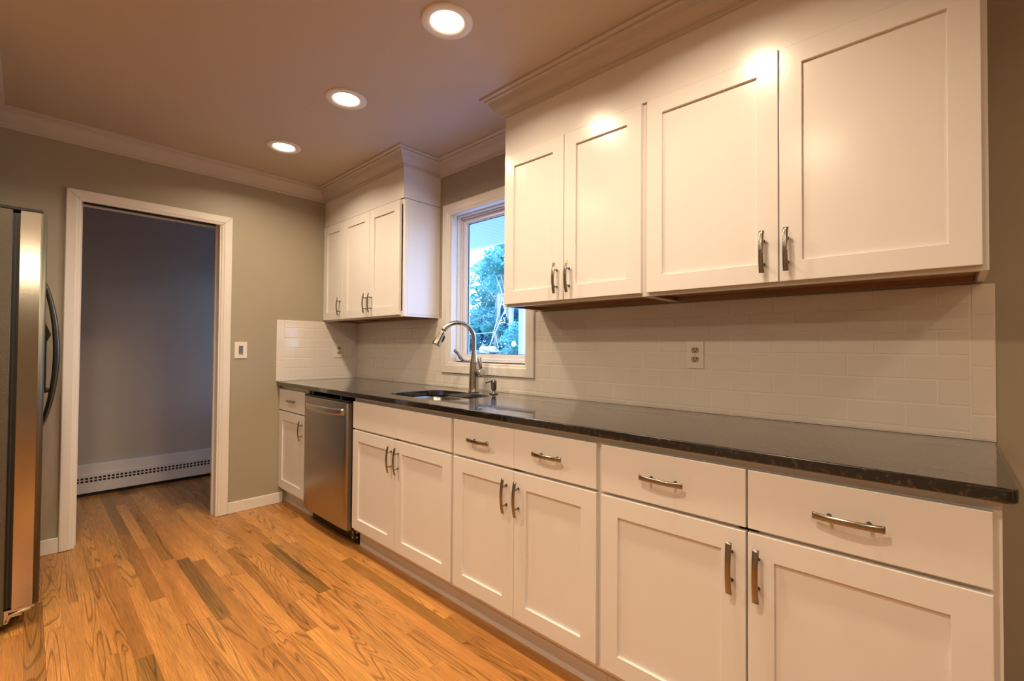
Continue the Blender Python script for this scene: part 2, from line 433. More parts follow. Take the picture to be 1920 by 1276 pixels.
# ------------------------------------------------------------------ backsplash tiles
TZ = [.9155, .936, 1.0125, 1.089, 1.1655, 1.242, 1.3185, 1.379]
g = .0011
def tile_box(bm, u0, u1, z0, z1, place, th=.0075):
    if u1-u0 < .006 or z1-z0 < .006: return
    e = .0026
    A = [(u0+g, z0+g), (u1-g, z0+g), (u1-g, z1-g), (u0+g, z1-g)]
    B = [(u0+g+e, z0+g+e), (u1-g-e, z0+g+e), (u1-g-e, z1-g-e), (u0+g+e, z1-g-e)]
    r0 = [bm.verts.new(place(u, z, 0)) for u, z in A]
    r1 = [bm.verts.new(place(u, z, th-e)) for u, z in A]
    dt = (random.random()-.5)*.0006; ds = (random.random()-.5)*.0006
    r2 = [bm.verts.new(place(u, z, th+(dt if i in (0, 3) else -dt)+(ds if i < 2 else -ds))) for i, (u, z) in enumerate(B)]
    for a, c in ((r0, r1), (r1, r2)):
        for k in range(4): bm.faces.new((a[k], a[(k+1) % 4], c[(k+1) % 4], c[k]))
    bm.faces.new(r2)
def tiles(bm, u0, u1, place, ref, holes=(), pitch=.153, rows=None):
    for r in range(len(TZ)-1):
        z0, z1 = TZ[r], TZ[r+1]
        off = ref + (pitch/2 if r % 2 else 0)
        cuts = [u0]
        k = math.floor((u0-off)/pitch)
        x = off+k*pitch
        while x < u1:
            if x > u0+.012 and x < u1-.012: cuts.append(x)
            x += pitch
        cuts.append(u1)
        for a, c in zip(cuts[:-1], cuts[1:]):
            segs = [(a, c, z0, z1)]
            for (hu0, hu1, hz0, hz1) in holes:
                out = []
                for (p, q, s, w) in segs:
                    if q <= hu0 or p >= hu1 or w <= hz0 or s >= hz1: out.append((p, q, s, w)); continue
                    if p < hu0: out.append((p, hu0, s, w))
                    if q > hu1: out.append((hu1, q, s, w))
                    m0, m1 = max(p, hu0), min(q, hu1)
                    if s < hz0: out.append((m0, m1, s, hz0))
                    if w > hz1: out.append((m0, m1, hz1, w))
                segs = out
            for sg in segs: tile_box(bm, sg[0], sg[1], sg[2], sg[3], place)
WC = (1.185, 2.012, 1.010, 2.2)
t = thing('tile_backsplash', 'glossy white subway tile backsplash along the window wall above the dark counter', 'backsplash', (1.9, 0, .915))
b = newb()
tiles(b, .0085, 3.731, lambda u, z, h: (u, -.001-h, z), 2.128, holes=[WC])
for z0, z1 in ((.9155, .99), (.99, 1.132), (1.132, 1.284), (1.284, 1.379)): tile_box(b, 3.731, 3.784, z0, z1, lambda u, z, h: (u, -.001-h, z))
obj('tiles', b, M['tile'], t)
b = newb(); box(b, 0.0005, 3.783, -.0075, -.0005, .9150, 1.0095); box(b, 0.0005, 1.1845, -.0075, -.0005, 1.0095, 1.378); box(b, 2.0125, 3.783, -.0075, -.0005, 1.0095, 1.378)
obj('grout', b, M['grout'], t)
t = thing('tile_backsplash', 'short return of white subway tile on the far wall beside the doorway', 'backsplash', (0, -.33, .915))
b = newb(); pl = lambda u, z, h: (.001+h, u, z)
tiles(b, -.607, -.0085, pl, -.607, )
for z0, z1 in ((.9155, 1.067), (1.067, 1.222), (1.222, 1.379)): tile_box(b, -.659, -.607, z0, z1, pl)
obj('tiles', b, M['tile'], t)
b = newb(); box(b, .0005, .0075, -.658, -.009, .9150, 1.378); obj('grout', b, M['grout'], t)

# ------------------------------------------------------------------ cabinet parts
def shaker(bm, x0, x1, z0, z1, yf, th=.019, rail=.062, rec=.009):
    """shaker door lying in the xz plane, front face at y=yf looking to -y"""
    yb = yf+th; e = .0018
    def ring(i, y): return [bm.verts.new(p) for p in ((x0+i, y, z0+i), (x1-i, y, z0+i), (x1-i, y, z1-i), (x0+i, y, z1-i))]
    rs = [ring(0, yb), ring(0, yf+e), ring(e*.3, yf+e*.3), ring(e, yf), ring(rail, yf), ring(rail+.0006, yf+.0006), ring(rail+.0012, yf+rec)]
    for a, c in zip(rs[:-1], rs[1:]):
        for k in range(4): bm.faces.new((a[k], a[(k+1) % 4], c[(k+1) % 4], c[k]))
    bm.faces.new(rs[-1]); bm.faces.new(rs[0][::-1])
def slab(bm, x0, x1, z0, z1, yf, th=.019):
    yb = yf+th; e = .0018
    def ring(i, y): return [bm.verts.new(p) for p in ((x0+i, y, z0+i), (x1-i, y, z0+i), (x1-i, y, z1-i), (x0+i, y, z1-i))]
    rs = [ring(0, yb), ring(0, yf+e), ring(e*.3, yf+e*.3), ring(e, yf)]
    for a, c in zip(rs[:-1], rs[1:]):
        for k in range(4): bm.faces.new((a[k], a[(k+1) % 4], c[(k+1) % 4], c[k]))
    bm.faces.new(rs[-1]); bm.faces.new(rs[0][::-1])
def pull(cx, cz, yf, vertical, parent):
    """bowed flat bar pull, 137 mm long on two round posts"""
    bm = newb(); n = 20; half = .0685; hw = .0076; rows = []
    for i in range(n+1):
        s = -1+2*i/n
        y = yf-.0215-.0095*(1-s*s)
        th = .0046-.0010*s*s
        w = hw*(1+.10*s*s)
        sec = [(-w, y), (-w*.82, y-th*.55), (0, y-th*.8), (w*.82, y-th*.55), (w, y), (w*.8, y+th*.35), (-w*.8, y+th*.35)]
        l = s*half
        rows.append([bm.verts.new((cx+(q if vertical else l), yy, cz+(l if vertical else q))) for q, yy in sec])
    m = len(rows[0])
    for i in range(n):
        for k in range(m):
            f = bm.faces.new((rows[i][k], rows[i][(k+1) % m], rows[i+1][(k+1) % m], rows[i+1][k])); f.smooth = k in (1, 2, 0, 3)
    bm.faces.new(rows[0]); bm.faces.new(rows[-1][::-1])
    for s in (-1, 1):
        o = s*.038
        p = (cx+(0 if vertical else o), cz+(o if vertical else 0))
        cyl(bm, (p[0], yf-.0003, p[1]), (p[0], yf-.026, p[1]), .0042, .0036, 12)
        cyl(bm, (p[0], yf-.0003, p[1]), (p[0], yf-.003, p[1]), .0058, .0050, 12)
    return obj('handle', bm, M['nickel'], parent)

YB = -.632           # front of base doors
ZT, ZD, ZD2, ZB = .860, .706, .6955, .126
def base_cab(x0, x1, label, cells, sx0=None):
    """cells: dict with doors [(x0,x1,handle_x)], drawers [(x0,x1,handle?)]"""
    t = thing('base_cabinet', label, 'cabinet', ((x0+x1)/2, -.3, 0), 'white base cabinets under the counter')
    yc = YB+.0195
    bm = newb()
    # carcass: sides, floor, back, and a face frame
    box(bm, x0, x0+.016, yc+.018, -.012, .105, .883); box(bm, x1-.016, x1, yc+.018, -.012, .105, .883)
    box(bm, x0+.016, x1-.016, yc+.018, -.012, .105, .121); box(bm, x0+.016, x1-.016, -.024, -.012, .121, .883)
    f = .022
    box(bm, x0, x0+f, yc, yc+.018, .105, .883); box(bm, x1-f, x1, yc, yc+.018, .105, .883)
    box(bm, x0+f, x1-f, yc, yc+.018, .105, .140); box(bm, x0+f, x1-f, yc, yc+.018, .845, .883); box(bm, x0+f, x1-f, yc, yc+.018, .680, .720)
    if len(cells['doors']) == 2:
        c = (cells['doors'][0][1]+cells['doors'][1][0])/2; box(bm, c-.025, c+.025, yc, yc+.018, .140, .845)
    obj('body', bm, M['cab'], t)
    bx('toe_kick', (x0, x1, -.572, -.558, 0, .105), M['toe'], t)
    for (a, c, h) in cells['doors']:
        bm = newb(); shaker(bm, a, c, ZB, ZD2, YB); d = obj('door', bm, M['cab'], t)
        pull(h, .595, YB, True, d)
    for (a, c, h) in cells['drawers']:
        bm = newb(); slab(bm, a, c, ZD, ZT, YB)
        if h is None: obj('false_front', bm, M['cab'], t)
        else:
            d = obj('drawer', bm, M['cab'], t); pull(h, .785, YB, False, d)
    return t
base_cab(.0005, .482, 'narrow white base cabinet in the far corner left of the steel dishwasher',
         dict(doors=[(.004, .466, .508-.075)], drawers=[(.004, .466, .265)]))
base_cab(1.138, 2.064, 'white sink base cabinet with two blank false fronts right of the dishwasher',
         dict(doors=[(1.150, 1.5968, 1.566), (1.6002, 2.0557, 1.631)], drawers=[(1.150, 1.5978, None), (1.5992, 2.0557, None)]))
base_cab(2.065, 2.8325, 'middle white base cabinet with two drawers between sink cabinet and end cabinet',
         dict(doors=[(2.073, 2.4435, 2.405), (2.4455, 2.8237, 2.470)], drawers=[(2.073, 2.4435, 2.253), (2.4450, 2.8237, 2.623)]))
base_cab(2.8335, 3.761, 'widest white base cabinet at the near right end of the counter',
         dict(doors=[(2.8426, 3.2905, 3.255), (3.2955, 3.7475, 3.321)], drawers=[(2.8426, 3.2905, 3.060), (3.2955, 3.7475, 3.514)]))

def wall_cab(x0, x1, zb, zt, label, doors, drop):
    t = thing('wall_cabinet', label, 'cabinet', ((x0+x1)/2, -.15, zb), 'white shaker wall cabinets')
    yf = -.304; yc = yf+.0195
    zc = zb-drop
    bm = newb(); w = .016; f = .022
    for a in (x0, x1-w): box(bm, a, a+w, yc+.018, -.001, zc, zt+.003)
    box(bm, x0+w, x1-w, yc+.018, -.001, zt-.013, zt+.003); box(bm, x0+w, x1-w, -.012, -.001, zc+.030, zt-.013)
    box(bm, x0, x0+f, yc, yc+.018, zc, zt+.003); box(bm, x1-f, x1, yc, yc+.018, zc, zt+.003)
    box(bm, x0+f, x1-f, yc, yc+.018, zc, zc+.035); box(bm, x0+f, x1-f, yc, yc+.018, zt-.03, zt+.003)
    ds = sorted(doors)
    for a, c in zip(ds[:-1], ds[1:]):
        q = (a[1]+c[0])/2; box(bm, q-.02, q+.02, yc, yc+.018, zc+.035, zt-.03)
    obj('body', bm, M['cab'], t)
    # bare plywood underside, recessed behind the frame, with the hanging rail at the wall
    bm = newb()
    box(bm, x0+w+.0005, x1-w-.0005, yc+.0185, -.0125, zc+.016, zc+.029)
    box(bm, x0+w+.0005, x1-w-.0005, -.030, -.0125, zc+.001, zc+.0155)
    box(bm, x0+w+.0005, x0+w+.004, yc+.0185, -.031, zc+.001, zc+.0155); box(bm, x1-w-.004, x1-w-.0005, yc+.0185, -.031, zc+.001, zc+.0155)
    obj('underside', bm, M['ply'], t)
    for (a, c, h) in doors:
        bm = newb(); shaker(bm, a, c, zb, zt, yf); d = obj('door', bm, M['cab'], t); pull(h, zb+.098, yf, True, d)
    return t
wall_cab(.0005, .352, 1.3895, 2.1385, 'narrow single door wall cabinet in the far corner beside the grey wall',
         [(.003, .334, .298)], .010)
t = wall_cab(.3525, 1.1385, 1.3885, 2.1385, 'two door white wall cabinet left of the window',
         [(.3385, .7218, .6905), (.7252, 1.1035, .760)], .010)
# applied end panel facing the window
bx('end_panel', (1.1388, 1.1405, -.262, -.006, 1.395, 2.136), M['cab'], t, bev=.0005)
wall_cab(2.047, 2.8205, 1.3964, 2.1431, 'two door white wall cabinet right of the window',
         [(2.0586, 2.4300, 2.395), (2.4336, 2.8100, 2.464)], .012)
wall_cab(2.821, 3.7605, 1.3964, 2.1431, 'large two door white wall cabinet at the near right end',
         [(2.8341, 3.2895, 3.247), (3.2930, 3.7483, 3.316)], .012)

# ------------------------------------------------------------------ counter with sink cutout
XC1 = 3.7835; YF = -.6505
def rrect(x0, x1, y0, y1, rs, n=10):
    """rs: radii at (x0y0),(x1y0),(x1y1),(x0y1), counter-clockwise"""
    pts = []
    for (cx, cy, sx, sy, a0), r in zip(((x0, y0, 1, 1, PI), (x1, y0, -1, 1, 1.5*PI), (x1, y1, -1, -1, 0), (x0, y1, 1, -1, .5*PI)), rs):
        if r <= 0: pts.append((cx, cy)); continue
        for k in range(n+1):
            a = a0+k/n*PI/2
            pts.append((cx+sx*r+r*math.cos(a), cy+sy*r+r*math.sin(a)))
    return pts
SK = (1.345, 1.872, -.535, -.165)
b = newb()
prof_c = [(.0055, .9140), (.0025, .9132), (.0008, .9118), (0, .909), (0, .889), (.001, .8862), (.004, .884)]
loops = []
for q, z in prof_c:
    pts = rrect(0.0008, XC1-q, YF+q, -.0008, (0, .022-q*.5, 0, 0))
    loops.append([b.verts.new((x, y, z)) for x, y in pts])
m = len(loops[0])
for i in range(len(loops)-1):
    for k in range(m):
        f = b.faces.new((loops[i][k], loops[i][(k+1) % m], loops[i+1][(k+1) % m], loops[i+1][k]))
hole = []
for q, z in ((-.003, .914), (0, .911), (0, .884)):
    pts = rrect(SK[0]+q, SK[1]-q, SK[2]+q, SK[3]-q, (.075, .075, .11, .11))
    hole.append([b.verts.new((x, y, z)) for x, y in pts])
hm = len(hole[0])
for i in range(2):
    for k in range(hm): b.faces.new((hole[i][k], hole[i][(k+1) % hm], hole[i+1][(k+1) % hm], hole[i+1][k]))
def fill(bm, l1, l2):
    ed = []
    for l in (l1, l2):
        for k in range(len(l)):
            e = bm.edges.get((l[k], l[(k+1) % len(l)])) or bm.edges.new((l[k], l[(k+1) % len(l)])); ed.append(e)
    bmesh.ops.triangle_fill(bm, use_beauty=True, use_dissolve=False, edges=ed)
fill(b, loops[0], hole[0]); fill(b, loops[-1], hole[-1])
ct = obj('countertop', b, M['granite'])
tag(ct, 'long polished dark granite countertop running the length of the base cabinets', 'countertop')
# sink bowl
b = newb(); lv = []
for q, z, r in ((-.012, .8825, .10), (.0, .8825, .10), (.006, .875, .095), (.010, .80, .09), (.016, .715, .085), (.030, .695, .075), (.06, .688, .06), (.20, .684, .02)):
    pts = rrect(SK[0]-.004+q, SK[1]+.004-q, SK[2]-.004+min(q, .15), SK[3]+.004-min(q, .15), (min(r, .06),)*4)
    lv.append([b.verts.new((x, y, z)) for x, y in pts])
for i in range(len(lv)-1):
    for k in range(len(lv[0])):
        f = b.faces.new((lv[i][k], lv[i][(k+1) % len(lv[0])], lv[i+1][(k+1) % len(lv[0])], lv[i+1][k])); f.smooth = True
b.faces.new(lv[-1])
sk = thing('sink', 'undermount stainless steel sink bowl set in the dark counter below the window', 'sink', (1.6, -.35, .684))
obj('bowl', b, M['sink'], sk)
b = newb(); lathe(b, [(.0, .003), (.03, .003), (.042, .006), (.045, .001)], (1.608, -.35, .6845), 32); obj('drain', b, M['chrome'], sk)

# ------------------------------------------------------------------ faucet
fx, fy, fz = 1.622, -.112, .9142
ft = thing('faucet', 'tall brushed steel gooseneck pull-down faucet behind the sink', 'faucet', (fx, fy, fz))
s = Vector((-.42, -.9075, 0)); sd = Vector((.9075, -.42, 0))
b = newb()
lathe(b, [(.0, 0), (.0325, 0), (.0325, .004), (.0305, .008), (.0290, .03), (.0280, .10), (.0262, .145), (.0240, .165)], (fx, fy, fz), 40)
P0 = Vector((fx, fy, 0))
pts = []; rad = []
for z, r in ((1.075, .0242), (1.095, .0222), (1.115, .0188), (1.14, .0152), (1.17, .0128), (1.20, .0123), (1.225, .0122)):
    pts.append((fx, fy, z)); rad.append(r)
R_ = .1005; zc = 1.225; c = P0+s*R_
for k in range(1, 19):
    a = PI - k*PI*.84/18
    q = c+s*math.cos(a)*R_; pts.append((q.x, q.y, zc+math.sin(a)*R_)); rad.append(.0122+max(0, k-8)*.00028)
tube(b, pts, rad, 28)
obj('neck', b, M['faucet'], ft)
b = newb()
endp = Vector(pts[-1]); a = PI*.16; dirv = (s*math.sin(a)*.95+Vector((0, 0, -1))*math.cos(a)).normalized()
q0 = endp-dirv*.002
hp = [q0, q0+dirv*.008, q0+dirv*.03, q0+dirv*.06, q0+dirv*.088, q0+dirv*.093]
tube(b, hp, [.0149, .0152, .0175, .0218, .0260, .0252], 32)
hd = obj('spray_head', b, M['faucet'], ft)
b = newb()
bc = q0+dirv*.052-s*.0205+Vector((0, 0, -.004))
tube(b, [bc-dirv*.024, bc-dirv*.012-s*.004, bc+dirv*.012-s*.004, bc+dirv*.024], [(.003, .006), (.005, .008), (.005, .008), (.003, .006)], 12, flat=tuple(s))
obj('spray_button', b, M['dark'], hd)
b = newb()
hz = 1.030
hd_dir = (Vector((1, .04, 0))).normalized()
h0 = Vector((fx, fy, hz))
tube(b, [h0+hd_dir*.015, h0+hd_dir*.046, h0+hd_dir*.052, h0+hd_dir*.068, h0+hd_dir*.073], [.0190, .0190, .0255, .0255, .0220], 32)
hv = obj('valve_hub', b, M['faucet'], ft)
b = newb()
l0 = h0+hd_dir*.058
tube(b, [l0+Vector((0, 0, .018)), l0+Vector((-.004, 0, .045)), l0+Vector((-.011, 0, .088)), l0+Vector((-.012, 0, .092))], [(.0095, .006), (.0115, .0055), (.0128, .005), (.011, .004)], 16, flat=(.72, .69, 0))
obj('lever', b, M['faucet'], ft)
b = newb()
tube(b, [h0+hd_dir*.030+Vector((0, 0, -.0187)), h0+hd_dir*.030+Vector((0, 0, -.0193))], [.006, .006], 12); obj('set_screw_cap', b, M['dark'], ft)
# soap dispenser
sx_, sy_ = 1.785, -.103
sd_ = thing('soap_dispenser', 'small metal soap dispenser pump right of the faucet', 'soap dispenser', (sx_, sy_, .914))
b = newb(); lathe(b, [(0, 0), (.026, 0), (.0265, .003), (.022, .0065), (.013, .009), (.0105, .013), (.0105, .020), (.014, .026), (.0165, .031), (.0165, .058), (.0175, .060), (.0175, .066), (.015, .078), (.008, .083), (0, .084)], (sx_, sy_, .9142), 32)
obj('pump', b, M['chrome'], sd_)
b = newb(); q = Vector((sx_, sy_, .9142+.070)); u = Vector((-.55, -.83, 0)).normalized()
tube(b, [q, q+u*.02+Vector((0, 0, .003)), q+u*.040, q+u*.047+Vector((0, 0, -.008))], [.0075, .0065, .0058, .005], 16)
obj('spout', b, M['chrome'], sd_)

# ------------------------------------------------------------------ dishwasher
dw = thing('dishwasher', 'stainless steel dishwasher with curved bar handle between the base cabinets', 'dishwasher', (.81, -.3, 0))
b = newb()
X0, X1, Z0, Z1, Y1_, Y0_ = .500, 1.114, .097, .845, -.652, -.617
# gently bowed front
n = 14; cols_ = []
for i in range(n+1):
    s_ = -1+2*i/n; x = X0+(X1-X0)*i/n
    y = Y1_+.004*abs(s_)**3+(.004 if i in (0, n) else 0)
    cols_.append([b.verts.new((x, y+(.003 if k in (0, 3) else 0), z)) for k, z in enumerate((Z0, Z0+.004, Z1-.004, Z1))])
for i in range(n):
    for k in range(3):
        f = b.faces.new((cols_[i][k], cols_[i+1][k], cols_[i+1][k+1], cols_[i][k+1])); f.smooth = k == 1
# back ring
bk = [b.verts.new(p) for p in ((X0, Y0_, Z0), (X1, Y0_, Z0), (X1, Y0_, Z1), (X0, Y0_, Z1))]
b.faces.new(bk)
b.faces.new([cols_[0][k] for k in range(4)]+[bk[3], bk[0]]); b.faces.new([cols_[n][k] for k in range(4)]+[bk[2], bk[1]])
b.faces.new([cols_[i][0] for i in range(n+1)]+[bk[1], bk[0]]); b.faces.new([cols_[i][3] for i in range(n+1)]+[bk[2], bk[3]])
obj('door', b, M['steeldw'], dw)
b = newb(); rows = []
n = 24; hx0, hx1 = .548, 1.078
for i in range(n+1):
    s_ = -1+2*i/n; x = hx0+(hx1-hx0)*i/n
    out = -.657-.034*(1-s_**4)
    zc_ = .790-.004*(1-s_*s_); hh = .0185+.003*(1-s_*s_)
    sec = [(out+.010, zc_+hh), (out+.002, zc_+hh*.9), (out, zc_+hh*.5), (out-.001, zc_-hh*.3), (out+.003, zc_-hh), (out+.010, zc_-hh), (out+.012, zc_)]
    rows.append([b.verts.new((x, y, z)) for y, z in sec])
for i in range(n):
    for k in range(7):
        f = b.faces.new((rows[i][k], rows[i][(k+1) % 7], rows[i+1][(k+1) % 7], rows[i+1][k])); f.smooth = True
b.faces.new(rows[0]); b.faces.new(rows[-1])
obj('handle', b, M['steel'], dw)
b = newb(); box(b, .496, 1.118, -.645, -.560, .846, .858, bev=.002); box(b, .492, 1.126, -.616, -.060, .120, .845); obj('tub', b, M['dark'], dw)
b = newb(); box(b, .490, 1.125, -.575, -.560, .004, .093); box(b, 1.085, 1.120, -.600, -.576, .030, .090); obj('kick_plate', b, M['dark'], dw)
b = newb()
for zz in (.045, .075): cyl(b, (1.121, -.583, zz), (1.124, -.583, zz), .006, n=12); cyl(b, (1.102, -.6002, zz), (1.102, -.602, zz), .005, n=12)
obj('bracket_screw', b, M['hinge'], dw)
for xx in (.60, 1.0): bx('mounting_tab', (xx, xx+.02, -.638, -.56, .8585, .8835), M['dark'], dw)
bx('spacer_strip', (.4835, .4895, -.605, -.02, .11, .883), M['cab'], dw)
bx('spacer_strip', (1.1275, 1.1365, -.605, -.02, .11, .883), M['cab'], dw)

# ------------------------------------------------------------------ refrigerator
fr = thing('refrigerator', 'stainless side by side refrigerator at the left edge, seen from its grey side', 'refrigerator', (.46, -2.4, 0))
FX0, FX1 = .022, .900
bx('body', (FX0, FX1, -2.78, -2.003, .035, 1.733), M['fside'], fr, bev=.003)
b = newb()
for k, (a, c, ins) in enumerate(((-2.003, -1.997, .012), (-1.997, -1.992, .004), (-1.992, -1.985, .010), (-1.985, -1.981, .003))):
    box(b, FX0+ins, FX1-ins, a, c, .10, 1.722)
obj('gasket', b, M['gask'], fr)
def fridge_door(x0, x1):
    bm = newb(); y0, y1 = -1.981, -1.902; r = .020; pts = [(x0, y0)]
    for k in range(9):
        a = PI-k/8*PI/2; pts.append((x0+r+r*math.cos(a), y1-r+r*math.sin(a)))
    for k in range(9):
        a = PI/2-k/8*PI/2; pts.append((x1-r+r*math.cos(a), y1-r+r*math.sin(a)))
    pts.append((x1, y0))
    lo = [bm.verts.new((x, y, .095)) for x, y in pts]; hi = [bm.verts.new((x, y, 1.733)) for x, y in pts]
    nn = len(pts)
    for k in range(nn):
        f = bm.faces.new((lo[k], lo[(k+1) % nn], hi[(k+1) % nn], hi[k])); f.smooth = 0 < k < nn-2
    bm.faces.new(lo); bm.faces.new(hi)
    bm.faces.ensure_lookup_table()
    for f_ in bm.faces:
        if f_.smooth: f_.material_index = 1
    return obj('door', bm, [M['steelf'], M['edge']], fr)
dA = fridge_door(FX0, .388); dB = fridge_door(.394, FX1)
for dd, xh in ((dA, .345), (dB, .452)):
    b = newb(); pts = []; rad = []
    for k in range(25):
        s_ = -1+2*k/24
        pts.append((xh, -1.900+.049*(1-s_*s_)**.85, 1.130+s_*.352)); rad.append((.0075+.004*(1-s_*s_), .013))
    tube(b, pts, rad, 16, flat=(0, 1, 0))
    obj('handle', b, M['handlerefl'], dd)
b = newb()
box(b, .085, .305, -1.903, -1.893, .93, 1.33, bev=.003)
box(b, .085, .105, -1.893, -1.880, .95, 1.25, bev=.002); box(b, .285, .305, -1.893, -1.884, .93, 1.26, bev=.002)
# projecting spout chute
v = [b.verts.new(p) for p in ((.11,-1.893,1.30),(.28,-1.893,1.30),(.28,-1.868,1.23),(.11,-1.868,1.23),(.11,-1.893,1.17),(.28,-1.893,1.17))]
for f in ((0,1,2,3),(3,2,5,4),(0,3,4),(1,5,2)): b.faces.new([v[i] for i in f])
box(b, .10, .29, -1.893, -1.868, .93, .945, bev=.002)
obj('ice_dispenser', b, M['dark'], dA)
b = newb(); box(b, .70, .895, -2.07, -1.915, 1.7335, 1.748, bev=.004); obj('hinge_cover', b, M['dark'], fr)
b = newb(); box(b, .05, .10, -2.07, -1.915, 1.7335, 1.748, bev=.004); obj('hinge_cover', b, M['dark'], fr)
b = newb(); box(b, FX0+.02, FX1-.06, -1.995, -1.960, .03, .09); obj('base_grille', b, M['dark'], fr)
b = newb()
box(b, .83, .895, -2.002, -1.915, .082, .092); box(b, .889, .895, -2.002, -1.99, .04, .082); box(b, .85, .895, -1.99, -1.95, .062, .068)
tube(b, [(.895, -1.995, .045), (.895, -1.985, .07), (.895, -1.955, .076), (.895, -1.925, .080)], [(.006, .003)]*4, 8, flat=(0, 0, 1))
cyl(b, (.872, -1.94, .064), (.872, -1.94, .092), .008, n=12)
obj('hinge_bracket', b, M['hinge'], fr)
for xx, yy in ((.86, -2.03), (.06, -2.03), (.86, -2.7), (.06, -2.7)):
    b = newb(); cyl(b, (xx, yy, 0), (xx, yy, .035), .018, n=16); obj('foot', b, M['dark'], fr)

# ------------------------------------------------------------------ window
b = newb()
casing_frame(b, 1.185, 2.012, 1.010, 2.140, .072, .020, lambda u, v, h: (u, -.0002-h, v), bottom=True)
w1 = struct('window_1', b, M['trimw'])
b = newb()   # jamb extension
ix0, ix1, iz0, iz1 = 1.257, 1.940, 1.082, 2.068
box(b, ix0-.002, ix0+.012, -.004, .13, iz0-.02, iz1+.016); box(b, ix1, ix1+.014, -.004, .13, iz0-.02, iz1+.016)
box(b, ix0+.012, ix1, -.004, .13, iz1, iz1+.016)
# sloped sill
v = [b.verts.new(p) for p in ((ix0+.012,-.012,1.066),(ix1,-.012,1.066),(ix1,.13,1.098),(ix0+.012,.13,1.098),(ix0+.012,-.012,1.052),(ix1,-.012,1.052),(ix1,.13,1.052),(ix0+.012,.13,1.052))]
for f in ((0,1,2,3),(4,7,6,5),(0,4,5,1),(1,5,6,2),(2,6,7,3),(3,7,4,0)): b.faces.new([v[i] for i in f])
obj('jamb', b, M['trimw'], w1)
def rect_frame(bm, x0, x1, z0, z1, w, y0, y1, bev=.002):
    box(bm, x0, x0+w, y0, y1, z0, z1, bev=bev); box(bm, x1-w, x1, y0, y1, z0, z1, bev=bev)
    box(bm, x0+w, x1-w, y0, y1, z1-w, z1, bev=bev); box(bm, x0+w, x1-w, y0, y1, z0, z0+w, bev=bev)
b = newb()
rect_frame(b, ix0+.0125, ix1-.0005, 1.088, iz1-.0005, .011, .045, .125)
rect_frame(b, ix0+.0245, ix1-.012, 1.100, iz1-.013, .010, .068, .125)
obj('window_frame', b, M['vinyl'], w1)
b = newb()
gx0, gx1, gz0, gz1 = ix0+.035, ix1-.022, 1.106, iz1-.024
rect_frame(b, gx0, gx1, gz0, gz1, .024, .078, .120); rect_frame(b, gx0+.0245, gx1-.0245, gz0+.0245, gz1-.0245, .006, .090, .112, bev=.001)
sa = obj('sash', b, M['vinyl'], w1)
b = newb(); rect_frame(b, gx0+.031, gx1-.031, gz0+.031, gz1-.031, .0025, .097, .103, bev=0); obj('glazing_seal', b, M['gask'], sa)
b = newb(); box(b, gx0+.0335, gx1-.0335, .0985, .1015, gz0+.0335, gz1-.0335); obj('pane', b, M['glass'], sa)
# crank
ck = newb()
box(ck, 1.345, 1.475, .018, .046, 1.081, 1.096, bev=.003)
cyl(ck, (1.365, .024, 1.092), (1.358, .010, 1.108), .009, .008, 12)
tube(ck, [(1.358, .012, 1.106), (1.345, .006, 1.122), (1.338, .004, 1.134), (1.327, .000, 1.148)], [.0105, .010, .009, .009], 10)
cyl(ck, (1.332, .000, 1.143), (1.312, -.006, 1.160), .0105, .011, 12)
obj('crank', ck, M['grey'], w1)
b = newb(); box(b, ix0+.013, ix0+.024, .008, .020, 2.046, 2.060, bev=.002); cyl(b, (ix0+.018, .006, 2.04), (ix0+.018, .012, 2.04), .004, n=10); obj('screen_clip', b, M['vinyl'], w1)

